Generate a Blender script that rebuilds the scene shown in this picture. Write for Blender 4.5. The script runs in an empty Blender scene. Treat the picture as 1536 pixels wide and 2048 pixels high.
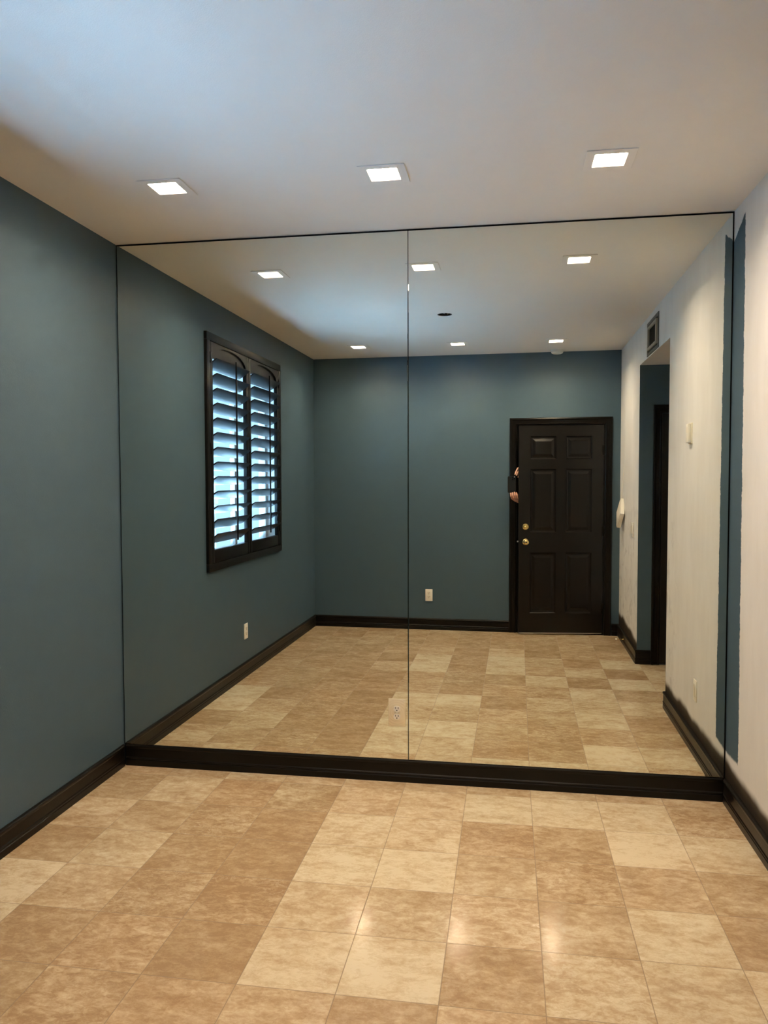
import bpy, bmesh, math, random
from mathutils import Vector, Matrix

random.seed(7)
SC = bpy.context.scene
COL = SC.collection

# ------------------------------------------------------------------ measures (metres)
XL, XR = -2.006, 1.012          # left and right wall faces
H = 2.726                       # ceiling height
DE = -0.00601                   # the mirror wall is a third of a degree off square
EP = 0.01665                    # the back wall about one degree off square
YB = -3.914                     # back wall face at x = 0
CAM = Vector((0.0, -3.79261, 1.51951))
TILE, GX, GY = 0.3048, -0.19027, -0.09199
BASE_H = 0.1145
OP0, OP1, OPZ = -2.758, -1.505, 2.42      # the opening in the right wall

# ------------------------------------------------------------------ materials
def mat(name):
    m = bpy.data.materials.new(name); m.use_nodes = True
    nt = m.node_tree; nt.nodes.clear()
    out = nt.nodes.new('ShaderNodeOutputMaterial')
    return m, nt, out

def node(nt, typ, **kw):
    n = nt.nodes.new(typ)
    for k, v in kw.items():
        if k.startswith('in_'):
            n.inputs[int(k[3:])].default_value = v
        else:
            setattr(n, k, v)
    return n

def link(nt, a, b): nt.links.new(a, b)

def math_node(nt, op, a, b=None, c=None, clamp=False):
    n = nt.nodes.new('ShaderNodeMath'); n.operation = op; n.use_clamp = clamp
    for i, v in enumerate((a, b, c)):
        if v is None: continue
        if isinstance(v, (int, float)): n.inputs[i].default_value = v
        else: nt.links.new(v, n.inputs[i])
    return n.outputs[0]

def ramp01(nt, val, lo, hi):
    n = nt.nodes.new('ShaderNodeMapRange'); n.clamp = True; n.interpolation_type = 'SMOOTHSTEP'
    nt.links.new(val, n.inputs[0]); n.inputs[1].default_value = lo; n.inputs[2].default_value = hi
    return n.outputs[0]

def mixc(nt, fac, a, b):
    n = nt.nodes.new('ShaderNodeMix'); n.data_type = 'RGBA'
    if isinstance(fac, (int, float)): n.inputs[0].default_value = fac
    else: nt.links.new(fac, n.inputs[0])
    for i, v in ((6, a), (7, b)):
        if isinstance(v, tuple): n.inputs[i].default_value = (*v, 1)
        else: nt.links.new(v, n.inputs[i])
    return n.outputs[2]

def noise(nt, vec, scale, detail=4, rough=.55, dist=0.0):
    n = nt.nodes.new('ShaderNodeTexNoise')
    if vec is not None: nt.links.new(vec, n.inputs['Vector'])
    n.inputs['Scale'].default_value = scale; n.inputs['Detail'].default_value = detail
    n.inputs['Roughness'].default_value = rough; n.inputs['Distortion'].default_value = dist
    return n.outputs[0]

def plain(name, col, rough=.5, metal=0.0, spec=.5, bump=0.0, bscale=300, coat=0.0, var=0.0):
    m, nt, out = mat(name)
    p = node(nt, 'ShaderNodeBsdfPrincipled')
    p.inputs['Base Color'].default_value = (*col, 1); p.inputs['Roughness'].default_value = rough
    p.inputs['Metallic'].default_value = metal; p.inputs['Specular IOR Level'].default_value = spec
    p.inputs['Coat Weight'].default_value = coat
    tc = node(nt, 'ShaderNodeTexCoord')
    if var:
        f = noise(nt, tc.outputs['Object'], 9, 5)
        c = mixc(nt, f, tuple(v * (1 - var) for v in col), tuple(v * (1 + var) for v in col))
        link(nt, c, p.inputs['Base Color'])
    if bump:
        b = node(nt, 'ShaderNodeBump'); b.inputs['Strength'].default_value = bump; b.inputs['Distance'].default_value = .002
        link(nt, noise(nt, tc.outputs['Object'], bscale, 3), b.inputs['Height']); link(nt, b.outputs[0], p.inputs['Normal'])
    link(nt, p.outputs[0], out.inputs[0])
    return m

BLUE = (0.056, 0.096, 0.128)
TRIM = (0.0050, 0.0038, 0.0028)
M = {}
M['blue'] = plain('blue_wall_paint', BLUE, .5, spec=.35, bump=.25, bscale=260, var=.06)
M['ceiling'] = plain('ceiling_paint', (.80, .765, .72), .8, spec=.2, bump=.3, bscale=240, var=.02)
M['white'] = plain('white_wall_paint', (.70, .68, .64), .75, spec=.2, bump=.3, bscale=240, var=.03)
M['trim'] = plain('black_satin_paint', TRIM, .30, spec=.22, bump=.12, bscale=60, var=.2)
M['door'] = plain('black_door_paint', (.0042, .0030, .0022), .28, spec=.36, bump=.1, bscale=120, var=.2)
M['shutter'] = plain('dark_shutter_paint', (.0055, .0046, .0043), .36, spec=.28, var=.12)
M['louver'] = plain('dark_louvre_paint', (.0095, .0090, .0095), .30, spec=.55, var=.12)
M['brass'] = plain('polished_brass', (.92, .72, .32), .24, metal=1)
M['steel'] = plain('bright_steel', (.75, .75, .74), .3, metal=1)
M['plastic'] = plain('white_plastic', (.80, .76, .69), .35, var=.03)
M['ivory'] = plain('ivory_plastic', (.78, .72, .62), .4, var=.03)
M['slot'] = plain('dark_slot', (.015, .012, .01), .6)
M['plate'] = plain('light_plate', (.80, .765, .72), .5, var=.02)
M['baffle'] = plain('white_baffle', (.82, .80, .76), .4)
M['ventmetal'] = plain('grey_vent_frame', (.085, .076, .070), .6, var=.25)
M['ventedge'] = plain('bare_vent_flange', (.33, .30, .255), .55, var=.2)
M['black'] = plain('matt_black', (.004, .004, .004), .8, spec=.2)
M['cloth'] = plain('black_cloth', (.006, .006, .007), .9, spec=.2, bump=.4, bscale=500)
M['phone'] = plain('dark_phone_case', (.007, .007, .007), .5, spec=.25)
M['lens'] = plain('camera_glass', (.004, .005, .008), .05, coat=1)
M['vinyl'] = plain('white_vinyl', (.75, .77, .78), .4)
M['fence'] = plain('pale_fence_paint', (.42, .45, .44), .7, var=.08)
M['concrete'] = plain('pale_concrete', (.62, .61, .58), .85, var=.1, bump=.3, bscale=80)
M['copper'] = plain('wire_insulation', (.55, .50, .30), .4)
M['lightblock'] = plain('light_block_dark', (.02, .02, .02), .8)  # near-black so the added box behind the door stays dark

def skin_mat():
    m, nt, out = mat('skin')
    p = node(nt, 'ShaderNodeBsdfPrincipled')
    tc = node(nt, 'ShaderNodeTexCoord')
    c = mixc(nt, noise(nt, tc.outputs['Object'], 40, 3), (.62, .30, .20), (.70, .40, .29))
    link(nt, c, p.inputs['Base Color']); p.inputs['Roughness'].default_value = .5
    link(nt, p.outputs[0], out.inputs[0]); return m
M['skin'] = skin_mat()

def emit(name, col, s):
    m, nt, out = mat(name)
    e = node(nt, 'ShaderNodeEmission'); e.inputs[0].default_value = (*col, 1); e.inputs[1].default_value = s
    link(nt, e.outputs[0], out.inputs[0]); return m
LAMP = 600.0
M['lamp'] = emit('lit_lamp_lens', (1.0, .81, .59), LAMP)

def mirror_mat(name, col, rough=0.0):
    m, nt, out = mat(name)
    g = node(nt, 'ShaderNodeBsdfGlossy'); g.inputs['Color'].default_value = (*col, 1); g.inputs['Roughness'].default_value = rough
    link(nt, g.outputs[0], out.inputs[0]); return m
M['mirror'] = mirror_mat('silvered_glass', (.83, .85, .79))

def plate_mat():
    m, nt, out = mat('plate_painted_reflection')
    p = node(nt, 'ShaderNodeBsdfPrincipled')
    p.inputs['Metallic'].default_value = .25; p.inputs['Roughness'].default_value = .16
    p.inputs['Base Color'].default_value = (.84, .74, .55, 1)  # beige base stands in for the floor reflected in the plate
    tc = node(nt, 'ShaderNodeTexCoord')
    w = node(nt, 'ShaderNodeTexWave', wave_type='RINGS', rings_direction='SPHERICAL')
    w.inputs['Scale'].default_value = 26; w.inputs['Distortion'].default_value = .6
    link(nt, tc.outputs['Object'], w.inputs['Vector'])
    b = node(nt, 'ShaderNodeBump'); b.inputs['Strength'].default_value = .25; b.inputs['Distance'].default_value = .002
    link(nt, w.outputs[0], b.inputs['Height']); link(nt, b.outputs[0], p.inputs['Normal'])
    link(nt, p.outputs[0], out.inputs[0]); return m
M['reflplate'] = plate_mat()

def glass_mat():
    m, nt, out = mat('window_glass')
    t = node(nt, 'ShaderNodeBsdfTransparent'); t.inputs[0].default_value = (.93, .96, .97, 1)
    g = node(nt, 'ShaderNodeBsdfGlossy'); g.inputs['Roughness'].default_value = 0
    f = node(nt, 'ShaderNodeFresnel'); f.inputs[0].default_value = 1.45
    mx = node(nt, 'ShaderNodeMixShader')
    link(nt, f.outputs[0], mx.inputs[0]); link(nt, t.outputs[0], mx.inputs[1]); link(nt, g.outputs[0], mx.inputs[2])
    link(nt, mx.outputs[0], out.inputs[0]); return m
M['glass'] = glass_mat()

def right_wall_mat():
    """White primer with a cut-in strip of blue beside the mirror and dark overspray along the baseboard."""
    m, nt, out = mat('primed_right_wall')
    p = node(nt, 'ShaderNodeBsdfPrincipled'); p.inputs['Roughness'].default_value = .75; p.inputs['Specular IOR Level'].default_value = .2
    tc = node(nt, 'ShaderNodeTexCoord'); v = tc.outputs['Object']
    sep = node(nt, 'ShaderNodeSeparateXYZ'); link(nt, v, sep.inputs[0]); Y, Z = sep.outputs[1], sep.outputs[2]
    # streaky primer
    mp = node(nt, 'ShaderNodeMapping'); mp.inputs['Scale'].default_value = (1, 2.0, .6); link(nt, v, mp.inputs[0])
    st = noise(nt, mp.outputs[0], 2.6, 5, .6)
    base = mixc(nt, ramp01(nt, st, .34, .66), (.650, .638, .620), (.700, .690, .676))
    # grey smudges near the opening's edge
    sm = noise(nt, v, 7.5, 5, .62, .8)
    near = math_node(nt, 'MULTIPLY', ramp01(nt, Y, -1.05, -1.46), ramp01(nt, Z, 1.55, .9))
    smf = math_node(nt, 'MULTIPLY', ramp01(nt, sm, .50, .66), near)
    base = mixc(nt, math_node(nt, 'MULTIPLY', smf, .45), base, (.36, .34, .335))
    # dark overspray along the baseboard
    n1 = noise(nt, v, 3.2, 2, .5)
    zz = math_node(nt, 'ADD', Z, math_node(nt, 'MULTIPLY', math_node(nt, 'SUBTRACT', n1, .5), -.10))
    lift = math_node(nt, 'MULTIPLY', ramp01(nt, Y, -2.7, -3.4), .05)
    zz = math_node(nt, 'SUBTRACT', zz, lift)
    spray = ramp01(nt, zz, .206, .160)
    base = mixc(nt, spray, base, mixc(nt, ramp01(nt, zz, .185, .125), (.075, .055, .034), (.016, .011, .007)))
    # blue strip
    n3 = noise(nt, v, 14, 4, .7); n4 = noise(nt, v, 90, 2, .6)
    yy = math_node(nt, 'ADD', Y, math_node(nt, 'MULTIPLY', math_node(nt, 'SUBTRACT', n3, .5), .035))
    yy = math_node(nt, 'ADD', yy, math_node(nt, 'MULTIPLY', math_node(nt, 'SUBTRACT', n4, .5), .012))
    yy = math_node(nt, 'ADD', yy, math_node(nt, 'MULTIPLY', Z, -.012))
    sy = ramp01(nt, yy, -.205, -.199)
    top = math_node(nt, 'ADD', Z, math_node(nt, 'MULTIPLY', Y, .45))
    top = math_node(nt, 'ADD', top, math_node(nt, 'MULTIPLY', math_node(nt, 'SUBTRACT', n3, .5), .03))
    sz = ramp01(nt, top, 2.592, 2.586)
    low = math_node(nt, 'ADD', Z, math_node(nt, 'MULTIPLY', math_node(nt, 'SUBTRACT', n3, .5), .03))
    sl = ramp01(nt, low, .235, .25)
    fac = math_node(nt, 'MULTIPLY', math_node(nt, 'MULTIPLY', sy, sz), sl)
    base = mixc(nt, fac, base, BLUE)
    link(nt, base, p.inputs['Base Color'])
    b = node(nt, 'ShaderNodeBump'); b.inputs['Strength'].default_value = .3; b.inputs['Distance'].default_value = .002
    link(nt, noise(nt, v, 240, 3), b.inputs['Height']); link(nt, b.outputs[0], p.inputs['Normal'])
    link(nt, p.outputs[0], out.inputs[0]); return m
M['primer'] = right_wall_mat()

def tile_mat():
    m, nt, out = mat('honed_travertine')
    p = node(nt, 'ShaderNodeBsdfPrincipled')
    tc = node(nt, 'ShaderNodeTexCoord'); v = tc.outputs['Object']
    tone = node(nt, 'ShaderNodeAttribute', attribute_name='tone').outputs['Fac']
    rnd = node(nt, 'ShaderNodeAttribute', attribute_name='shift').outputs['Vector']
    pos = node(nt, 'ShaderNodeVectorMath', operation='ADD'); link(nt, v, pos.inputs[0]); link(nt, rnd, pos.inputs[1])
    mp = node(nt, 'ShaderNodeMapping'); mp.inputs['Scale'].default_value = (1, 1.7, 1); link(nt, pos.outputs[0], mp.inputs[0])
    q = mp.outputs[0]
    big = noise(nt, q, 4.2, 3, .55, .4)
    mid = noise(nt, q, 12, 9, .74, .5)
    fine = noise(nt, pos.outputs[0], 75, 5, .7, .2)
    t = math_node(nt, 'ADD', math_node(nt, 'MULTIPLY', tone, .92), .02)
    t = math_node(nt, 'ADD', t, math_node(nt, 'MULTIPLY', math_node(nt, 'SUBTRACT', big, .5), 1.0))
    t = math_node(nt, 'ADD', t, math_node(nt, 'MULTIPLY', math_node(nt, 'SUBTRACT', mid, .5), 1.15))
    t = math_node(nt, 'ADD', t, math_node(nt, 'MULTIPLY', math_node(nt, 'SUBTRACT', fine, .5), .55))
    amt = node(nt, 'ShaderNodeAttribute', attribute_name='vein').outputs['Fac']
    blot = ramp01(nt, noise(nt, q, 24, 9, .78, .7), .40, .60)
    bamt = math_node(nt, 'ADD', .20, math_node(nt, 'MULTIPLY', amt, .22))
    t = math_node(nt, 'ADD', t, math_node(nt, 'MULTIPLY', math_node(nt, 'SUBTRACT', blot, .5), bamt), clamp=True)
    cr = node(nt, 'ShaderNodeValToRGB'); e = cr.color_ramp
    e.elements[0].position = 0.0; e.elements[0].color = (.330, .212, .118, 1)
    e.elements[1].position = 1.0; e.elements[1].color = (.640, .535, .385, 1)
    for pos_, c in ((.3, (.405, .280, .164)), (.55, (.490, .365, .232)), (.8, (.575, .460, .312))):
        el = e.elements.new(pos_); el.color = (*c, 1)
    link(nt, t, cr.inputs[0])
    col = cr.outputs[0]
    # pale calcite wisps and flecks, stronger in some tiles
    mp2 = node(nt, 'ShaderNodeMapping'); mp2.inputs['Scale'].default_value = (1, 1.5, 1); link(nt, pos.outputs[0], mp2.inputs[0])
    mus = noise(nt, mp2.outputs[0], 9, 8, .66, 1.3)
    d = math_node(nt, 'ABSOLUTE', math_node(nt, 'SUBTRACT', mus, .5))
    vein = ramp01(nt, d, .03, .0)
    patch = ramp01(nt, noise(nt, pos.outputs[0], 4.0, 5, .6, .5), .44, .66)
    k = math_node(nt, 'MULTIPLY', patch, amt)
    col = mixc(nt, math_node(nt, 'MULTIPLY', math_node(nt, 'MULTIPLY', vein, k), .42), col, (.66, .56, .42))
    fl = ramp01(nt, noise(nt, q, 38, 6, .72, .8), .60, .67)
    col = mixc(nt, math_node(nt, 'MULTIPLY', math_node(nt, 'MULTIPLY', fl, k), .9), col, (.76, .67, .53))
    # small brown pits
    pit = ramp01(nt, noise(nt, q, 60, 4, .65, .4), .30, .24)
    col = mixc(nt, math_node(nt, 'MULTIPLY', pit, .30), col, (.26, .165, .09))
    # each stone leans a little pink or a little olive
    hue = node(nt, 'ShaderNodeAttribute', attribute_name='hue').outputs['Fac']
    tint = mixc(nt, hue, (1.018, .99, .965), (.985, 1.0, .985))
    mul = node(nt, 'ShaderNodeVectorMath', operation='MULTIPLY'); link(nt, col, mul.inputs[0]); link(nt, tint, mul.inputs[1]); col = mul.outputs[0]
    # grout joint from each tile's own coordinates
    uv = node(nt, 'ShaderNodeUVMap', uv_map='tile').outputs[0]
    su = node(nt, 'ShaderNodeSeparateXYZ'); link(nt, uv, su.inputs[0])
    def edge(a): return math_node(nt, 'MINIMUM', a, math_node(nt, 'SUBTRACT', 1.0, a))
    ed = math_node(nt, 'MINIMUM', edge(su.outputs[0]), edge(su.outputs[1]))
    g = ramp01(nt, ed, .0062, .0040)
    col = mixc(nt, math_node(nt, 'MULTIPLY', g, .8), col, (.235, .160, .095))
    link(nt, col, p.inputs['Base Color'])
    r = math_node(nt, 'ADD', .075, math_node(nt, 'MULTIPLY', mid, .12))
    r = math_node(nt, 'ADD', r, math_node(nt, 'MULTIPLY', g, .4))
    link(nt, r, p.inputs['Roughness']); p.inputs['Specular IOR Level'].default_value = .2
    b = node(nt, 'ShaderNodeBump'); b.inputs['Strength'].default_value = .4; b.inputs['Distance'].default_value = .0012; b.invert = True
    hgt = math_node(nt, 'ADD', g, math_node(nt, 'MULTIPLY', pit, .12))
    link(nt, hgt, b.inputs['Height']); link(nt, b.outputs[0], p.inputs['Normal'])
    link(nt, p.outputs[0], out.inputs[0]); return m
M['tile'] = tile_mat()

# ------------------------------------------------------------------ mesh helpers
def add_box(bm, lo, hi, bevel=0.0, mtx=None, mi=0):
    x0, y0, z0 = lo; x1, y1, z1 = hi
    vs = [bm.verts.new(p) for p in ((x0,y0,z0),(x1,y0,z0),(x1,y1,z0),(x0,y1,z0),(x0,y0,z1),(x1,y0,z1),(x1,y1,z1),(x0,y1,z1))]
    fs = [bm.faces.new([vs[i] for i in f]) for f in ((0,3,2,1),(4,5,6,7),(0,1,5,4),(1,2,6,5),(2,3,7,6),(3,0,4,7))]
    for f in fs: f.material_index = mi
    if bevel:
        es = list({e for f in fs for e in f.edges})
        r = bmesh.ops.bevel(bm, geom=es, offset=bevel, segments=2, profile=.5, affect='EDGES')
        vs = list({v for f in r['faces'] for v in f.verts} | {v for v in vs if v.is_valid})
    if mtx is not None: bmesh.ops.transform(bm, matrix=mtx, verts=vs)
    return vs

def add_lathe(bm, prof, axis='Z', n=32, origin=(0,0,0)):
    """prof: list of (radius, height). Closed with caps where radius is 0."""
    o = Vector(origin); rings = []
    def P(r, h, a):
        c, s = r*math.cos(a), r*math.sin(a)
        v = {'Z': (c, s, h), 'Y': (c, h, -s), 'X': (h, c, s)}[axis]
        return o + Vector(v)
    for r, h in prof:
        if r < 1e-6: rings.append([bm.verts.new(P(0, h, 0))])
        else: rings.append([bm.verts.new(P(r, h, 2*math.pi*i/n)) for i in range(n)])
    for a, b in zip(rings, rings[1:]):
        if len(a) == 1 and len(b) == 1: continue
        for i in range(n):
            j = (i+1) % n
            if len(a) == 1: f = (a[0], b[j], b[i]) if False else (a[0], b[i], b[j])
            elif len(b) == 1: f = (a[i], a[j], b[0])
            else: f = (a[i], a[j], b[j], b[i])
            bm.faces.new(f)

def add_prism(bm, pts, a, b, place):
    """Extrude the closed 2-D outline pts from a to b; place(u, v, t) gives the 3-D point."""
    A = [bm.verts.new(place(u, v, a)) for u, v in pts]; B = [bm.verts.new(place(u, v, b)) for u, v in pts]
    n = len(pts)
    bm.faces.new(A); bm.faces.new(B[::-1])
    for i in range(n):
        j = (i+1) % n; bm.faces.new((A[i], B[i], B[j], A[j]))

def add_tube(bm, pts, r, n=10):
    pts = [Vector(p) for p in pts]; rings = []
    up = Vector((0.13, 0.27, .95)).normalized()
    for i, p in enumerate(pts):
        t = (pts[min(i+1, len(pts)-1)] - pts[max(i-1, 0)]).normalized()
        u = t.cross(up)
        if u.length < 1e-3: u = t.cross(Vector((1, 0, 0)))
        u.normalize(); w = t.cross(u)
        rr = r[i] if isinstance(r, (list, tuple)) else r
        rings.append([bm.verts.new(p + (u*math.cos(2*math.pi*k/n) + w*math.sin(2*math.pi*k/n))*rr) for k in range(n)])
    for a, b in zip(rings, rings[1:]):
        for k in range(n): bm.faces.new((a[k], a[(k+1)%n], b[(k+1)%n], b[k]))
    bm.faces.new(rings[0]); bm.faces.new(rings[-1][::-1])

def sweep_base(bm, prof, p0, p1, e0, e1, flip=False):
    """Baseboard along p0 -> p1 (2-D). Its out side is to the left of p0->p1. e: +1 inside mitre, -1 outside mitre, 0 square."""
    p0, p1 = Vector(p0), Vector(p1); d = (p1-p0).normalized(); nrm = Vector((-d.y, d.x))
    A, B = [], []
    for o, z in prof:
        a = p0 + nrm*o + d*(o*e0); b = p1 + nrm*o - d*(o*e1)
        A.append(bm.verts.new((a.x, a.y, z))); B.append(bm.verts.new((b.x, b.y, z)))
    n = len(prof)
    bm.faces.new(A); bm.faces.new(B[::-1])
    for i in range(n):
        j = (i+1) % n; bm.faces.new((A[i], B[i], B[j], A[j]))

def link_mesh(name, bm, mats, parent=None, smooth=30):
    bmesh.ops.recalc_face_normals(bm, faces=bm.faces)
    me = bpy.data.meshes.new(name); bm.to_mesh(me); bm.free()
    for m in (mats if isinstance(mats, (list, tuple)) else [mats]): me.materials.append(m)
    if smooth:
        for pl in me.polygons: pl.use_smooth = True
        me.set_sharp_from_angle(angle=math.radians(smooth))
    o = bpy.data.objects.new(name, me); COL.objects.link(o)
    if parent is not None: o.parent = parent
    return o

def tag(o, label, cat, group=None, kind=None):
    o['label'] = label; o['category'] = cat
    if group: o['group'] = group
    if kind: o['kind'] = kind
    return o

def thing(name, label, cat, loc, rotz=0.0, group=None, kind=None):
    o = bpy.data.objects.new(name, None); COL.objects.link(o)
    o.empty_display_size = .1; o.location = loc; o.rotation_euler = (0, 0, rotz)
    return tag(o, label, cat, group, kind)

def part(name, bm, m, parent, label=None, loc=None, smooth=30):
    o = link_mesh(name, bm, m, parent, smooth)
    if label: o['label'] = label
    if loc is not None: o.location = loc
    return o

def dup_tree(o, parent=None):
    c = o.copy(); COL.objects.link(c)
    if parent is not None: c.parent = parent
    for ch in list(o.children): dup_tree(ch, c)
    return c

def back_y(x): return YB + x*math.tan(EP)
def front_y(x): return x*math.tan(DE)
B = bmesh.new

# ------------------------------------------------------------------ floor
TONE = {
 -1: (.50,.50,.60,.60,.60,.50,.50,.60,.60,.50),
  0: (.38,.60,.28,.36,.62,.78,.85,.92,.85,.42),
  1: (.55,.38,.28,.20,.80,.75,.33,.42,.92,.80),
  2: (.35,.65,.24,.18,.82,.92,.50,.33,.50,.40),
  3: (.88,.50,.24,.15,.60,.52,.58,.50,.78,.25),
  4: (.85,.20,.32,.15,.85,.88,.32,.65,.65,.72),
  5: (.45,.35,.30,.35,.55,.40,.55,.38,.85,.36),
  6: (.40,.40,.30,.30,.50,.40,.40,.82,.30,.82,.70),
  7: (.50,.35,.35,.60,.82,.35,.85,.50,.82,.20,.75),
  8: (.40,.35,.40,.25,.82,.35,.90,.55,.35,.85,.50),
  9: (.45,.40,.35,.45,.50,.33,.75,.25,.45,.50,.50),
 10: (.40,.45,.40,.38,.40,.40,.40,.33,.60,.35,.50),
 11: (.45,.33,.50,.40,.45,.40,.40,.45,.50,.40,.50),
 12: (.50,.40,.30,.55,.60,.50,.50,.45,.60,.50,.50)}
def build_floor():
    x_lo, x_hi, y_lo, y_hi = XL - .05, 2.38, -5.25, .06
    verts, faces, uvs, tones, shifts, veins = [], [], [], [], [], []
    VEIN = {(2,1): 1.0, (0,3): .85, (3,0): .8, (4,1): .7, (1,0): .6, (3,-3): .8, (1,-4): .8, (3,-4): .9, (5,-4): .8, (4,-4): .7, (7,-1): 1.0, (8,-1): .9, (5,1): .8, (6,-1): .9, (0,-3): .6}
    for j in range(-1, 18):
        for i in range(-7, 9):
            x0, x1 = GX + i*TILE, GX + (i+1)*TILE; y1, y0 = GY - j*TILE, GY - (j+1)*TILE
            a0, a1, b0, b1 = max(x0, x_lo), min(x1, x_hi), max(y0, y_lo), min(y1, y_hi)
            if a1 - a0 < 1e-4 or b1 - b0 < 1e-4: continue
            k = len(verts)
            for x, y in ((a0,b0),(a1,b0),(a1,b1),(a0,b1)):
                verts.append((x, y, 0)); uvs.append(((x-x0)/TILE, (y-y0)/TILE))
            faces.append((k, k+1, k+2, k+3))
            row = TONE.get(j, ())
            tones.append(row[i+6] if 0 <= i+6 < len(row) else random.uniform(.35, .7))
            veins.append(VEIN.get((j, i), random.uniform(.05, .45)))
            shifts.append((random.uniform(-50, 50), random.uniform(-50, 50), random.uniform(-50, 50)))
    me = bpy.data.meshes.new('floor'); me.from_pydata(verts, [], faces)
    uvl = me.uv_layers.new(name='tile')
    for l in me.loops: uvl.data[l.index].uv = uvs[l.vertex_index]
    at = me.attributes.new('tone', 'FLOAT', 'FACE'); at.data.foreach_set('value', tones)
    sh = me.attributes.new('shift', 'FLOAT_VECTOR', 'FACE'); sh.data.foreach_set('vector', [c for s in shifts for c in s])
    ve = me.attributes.new('vein', 'FLOAT', 'FACE'); ve.data.foreach_set('value', veins)
    hu = me.attributes.new('hue', 'FLOAT', 'FACE'); hu.data.foreach_set('value', [random.random() for _ in faces])
    me.materials.append(M['tile'])
    o = bpy.data.objects.new('floor', me); COL.objects.link(o)
    tag(o, 'square beige travertine tile floor in mixed light and brown tones', 'floor', kind='structure')
build_floor()

# ------------------------------------------------------------------ ceiling (with holes for the downlights and the open box)
LX = (-1.40, -.49, .376); LY = (-.69, -3.285)
HOLE = .058
BOXC, BOXR = (-.49, -2.01), .051
def build_ceiling():
    bm = B()
    x_lo, x_hi, y_lo, y_hi = XL - .05, XR + .05, -5.25, .06
    holes = [(x, y, HOLE) for x in LX for y in LY] + [(*BOXC, BOXR + .004)]
    xs = sorted({x_lo, x_hi, *[h[0]-h[2] for h in holes], *[h[0]+h[2] for h in holes]})
    ys = sorted({y_lo, y_hi, *[h[1]-h[2] for h in holes], *[h[1]+h[2] for h in holes]})
    for xa, xb in zip(xs, xs[1:]):
        for ya, yb in zip(ys, ys[1:]):
            cx, cy = (xa+xb)/2, (ya+yb)/2
            if any(abs(cx-h[0]) < h[2] and abs(cy-h[1]) < h[2] for h in holes): continue
            bm.faces.new([bm.verts.new((x, y, H)) for x, y in ((xa,ya),(xb,ya),(xb,yb),(xa,yb))])
    # square-to-round filler round the open electrical box
    n = 40; s = BOXR + .004; ring, sq = [], []
    for k in range(n):
        a = 2*math.pi*k/n; c, d = math.cos(a), math.sin(a); m = max(abs(c), abs(d))
        ring.append(bm.verts.new((BOXC[0]+BOXR*c, BOXC[1]+BOXR*d, H))); sq.append(bm.verts.new((BOXC[0]+s*c/m, BOXC[1]+s*d/m, H)))
    for k in range(n): bm.faces.new((ring[k], ring[(k+1)%n], sq[(k+1)%n], sq[k]))
    bmesh.ops.remove_doubles(bm, verts=bm.verts, dist=1e-5)
    # slab above so no daylight leaks through
    add_box(bm, (x_lo, y_lo, H+.12), (x_hi, y_hi, H+.16))
    for a, b in (((x_lo,y_lo,H),(x_hi,y_lo,H)), ((x_lo,y_hi,H),(x_hi,y_hi,H)), ((x_lo,y_lo,H),(x_lo,y_hi,H)), ((x_hi,y_lo,H),(x_hi,y_hi,H))):
        bm.faces.new([bm.verts.new(p) for p in (a, b, (b[0], b[1], H+.12), (a[0], a[1], H+.12))])
    o = link_mesh('ceiling', bm, M['ceiling'], smooth=0)
    tag(o, 'flat off-white ceiling above the room and mirror', 'ceiling', kind='structure')
build_ceiling()

# ------------------------------------------------------------------ walls
def wall_left():
    bm = B(); x0, x1 = XL - .15, XL
    y_lo, y_hi = -4.2, .1
    wy0, wy1, wz0, wz1 = -2.665, -1.215, .965, 2.405
    add_box(bm, (x0, y_lo, 0), (x1, wy0, H)); add_box(bm, (x0, wy1, 0), (x1, y_hi, H))
    add_box(bm, (x0, wy0, 0), (x1, wy1, wz0)); add_box(bm, (x0, wy0, wz1), (x1, wy1, H))
    bm.normal_update()
    for f in bm.faces:
        c_ = f.calc_center_median()
        if abs(f.normal.x) < .5 and wy0 - .01 < c_.y < wy1 + .01 and wz0 - .01 < c_.z < wz1 + .01: f.material_index = 1
        if abs(f.normal.y) > .5 and (abs(c_.y - wy0) < .01 or abs(c_.y - wy1) < .01): f.material_index = 1
    o = link_mesh('wall_left', bm, [M['blue'], M['vinyl']], smooth=0)
    tag(o, 'dark teal blue painted wall with the shuttered window', 'wall', kind='structure')
wall_left()

def wall_front():
    bm = B(); add_box(bm, (XL-.15, .008, 0), (XR+.12, .12, H))
    o = link_mesh('wall_front', bm, M['black'], smooth=0); o.rotation_euler.z = DE
    tag(o, 'end wall covered by the large mirror panels', 'wall', kind='structure')
wall_front()

DX0, DX1, DZ = .024, .872, 2.045         # rough opening of the back door
def wall_back():
    bm = B()
    add_box(bm, (XL-.1, -.14, 0), (DX0, 0, H)); add_box(bm, (DX1, -.14, 0), (XR+.1, 0, H)); add_box(bm, (DX0, -.14, DZ), (DX1, 0, H))
    o = link_mesh('wall_back', bm, M['blue'], smooth=0); o.location = (0, YB, 0); o.rotation_euler.z = EP
    tag(o, 'dark teal blue wall holding the black panelled door', 'wall', kind='structure')
wall_back()

def wall_right():
    bm = B()
    add_box(bm, (XR, OP1, 0), (XR+.12, .1, H)); add_box(bm, (XR, -4.2, 0), (XR+.12, OP0, H)); add_box(bm, (XR, OP0, OPZ), (XR+.12, OP1, H))
    bm.normal_update()
    for f in bm.faces:
        if f.normal.y > .5 and abs(f.calc_center_median().y - OP0) < .01: f.material_index = 1
        if f.normal.z < -.5 and abs(f.calc_center_median().z - OPZ) < .01: f.material_index = 2
    o = link_mesh('wall_right', bm, [M['primer'], M['blue'], M['white']], smooth=0)
    tag(o, 'white primed wall with hallway opening and blue cut-in strip', 'wall', kind='structure')
wall_right()

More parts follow.
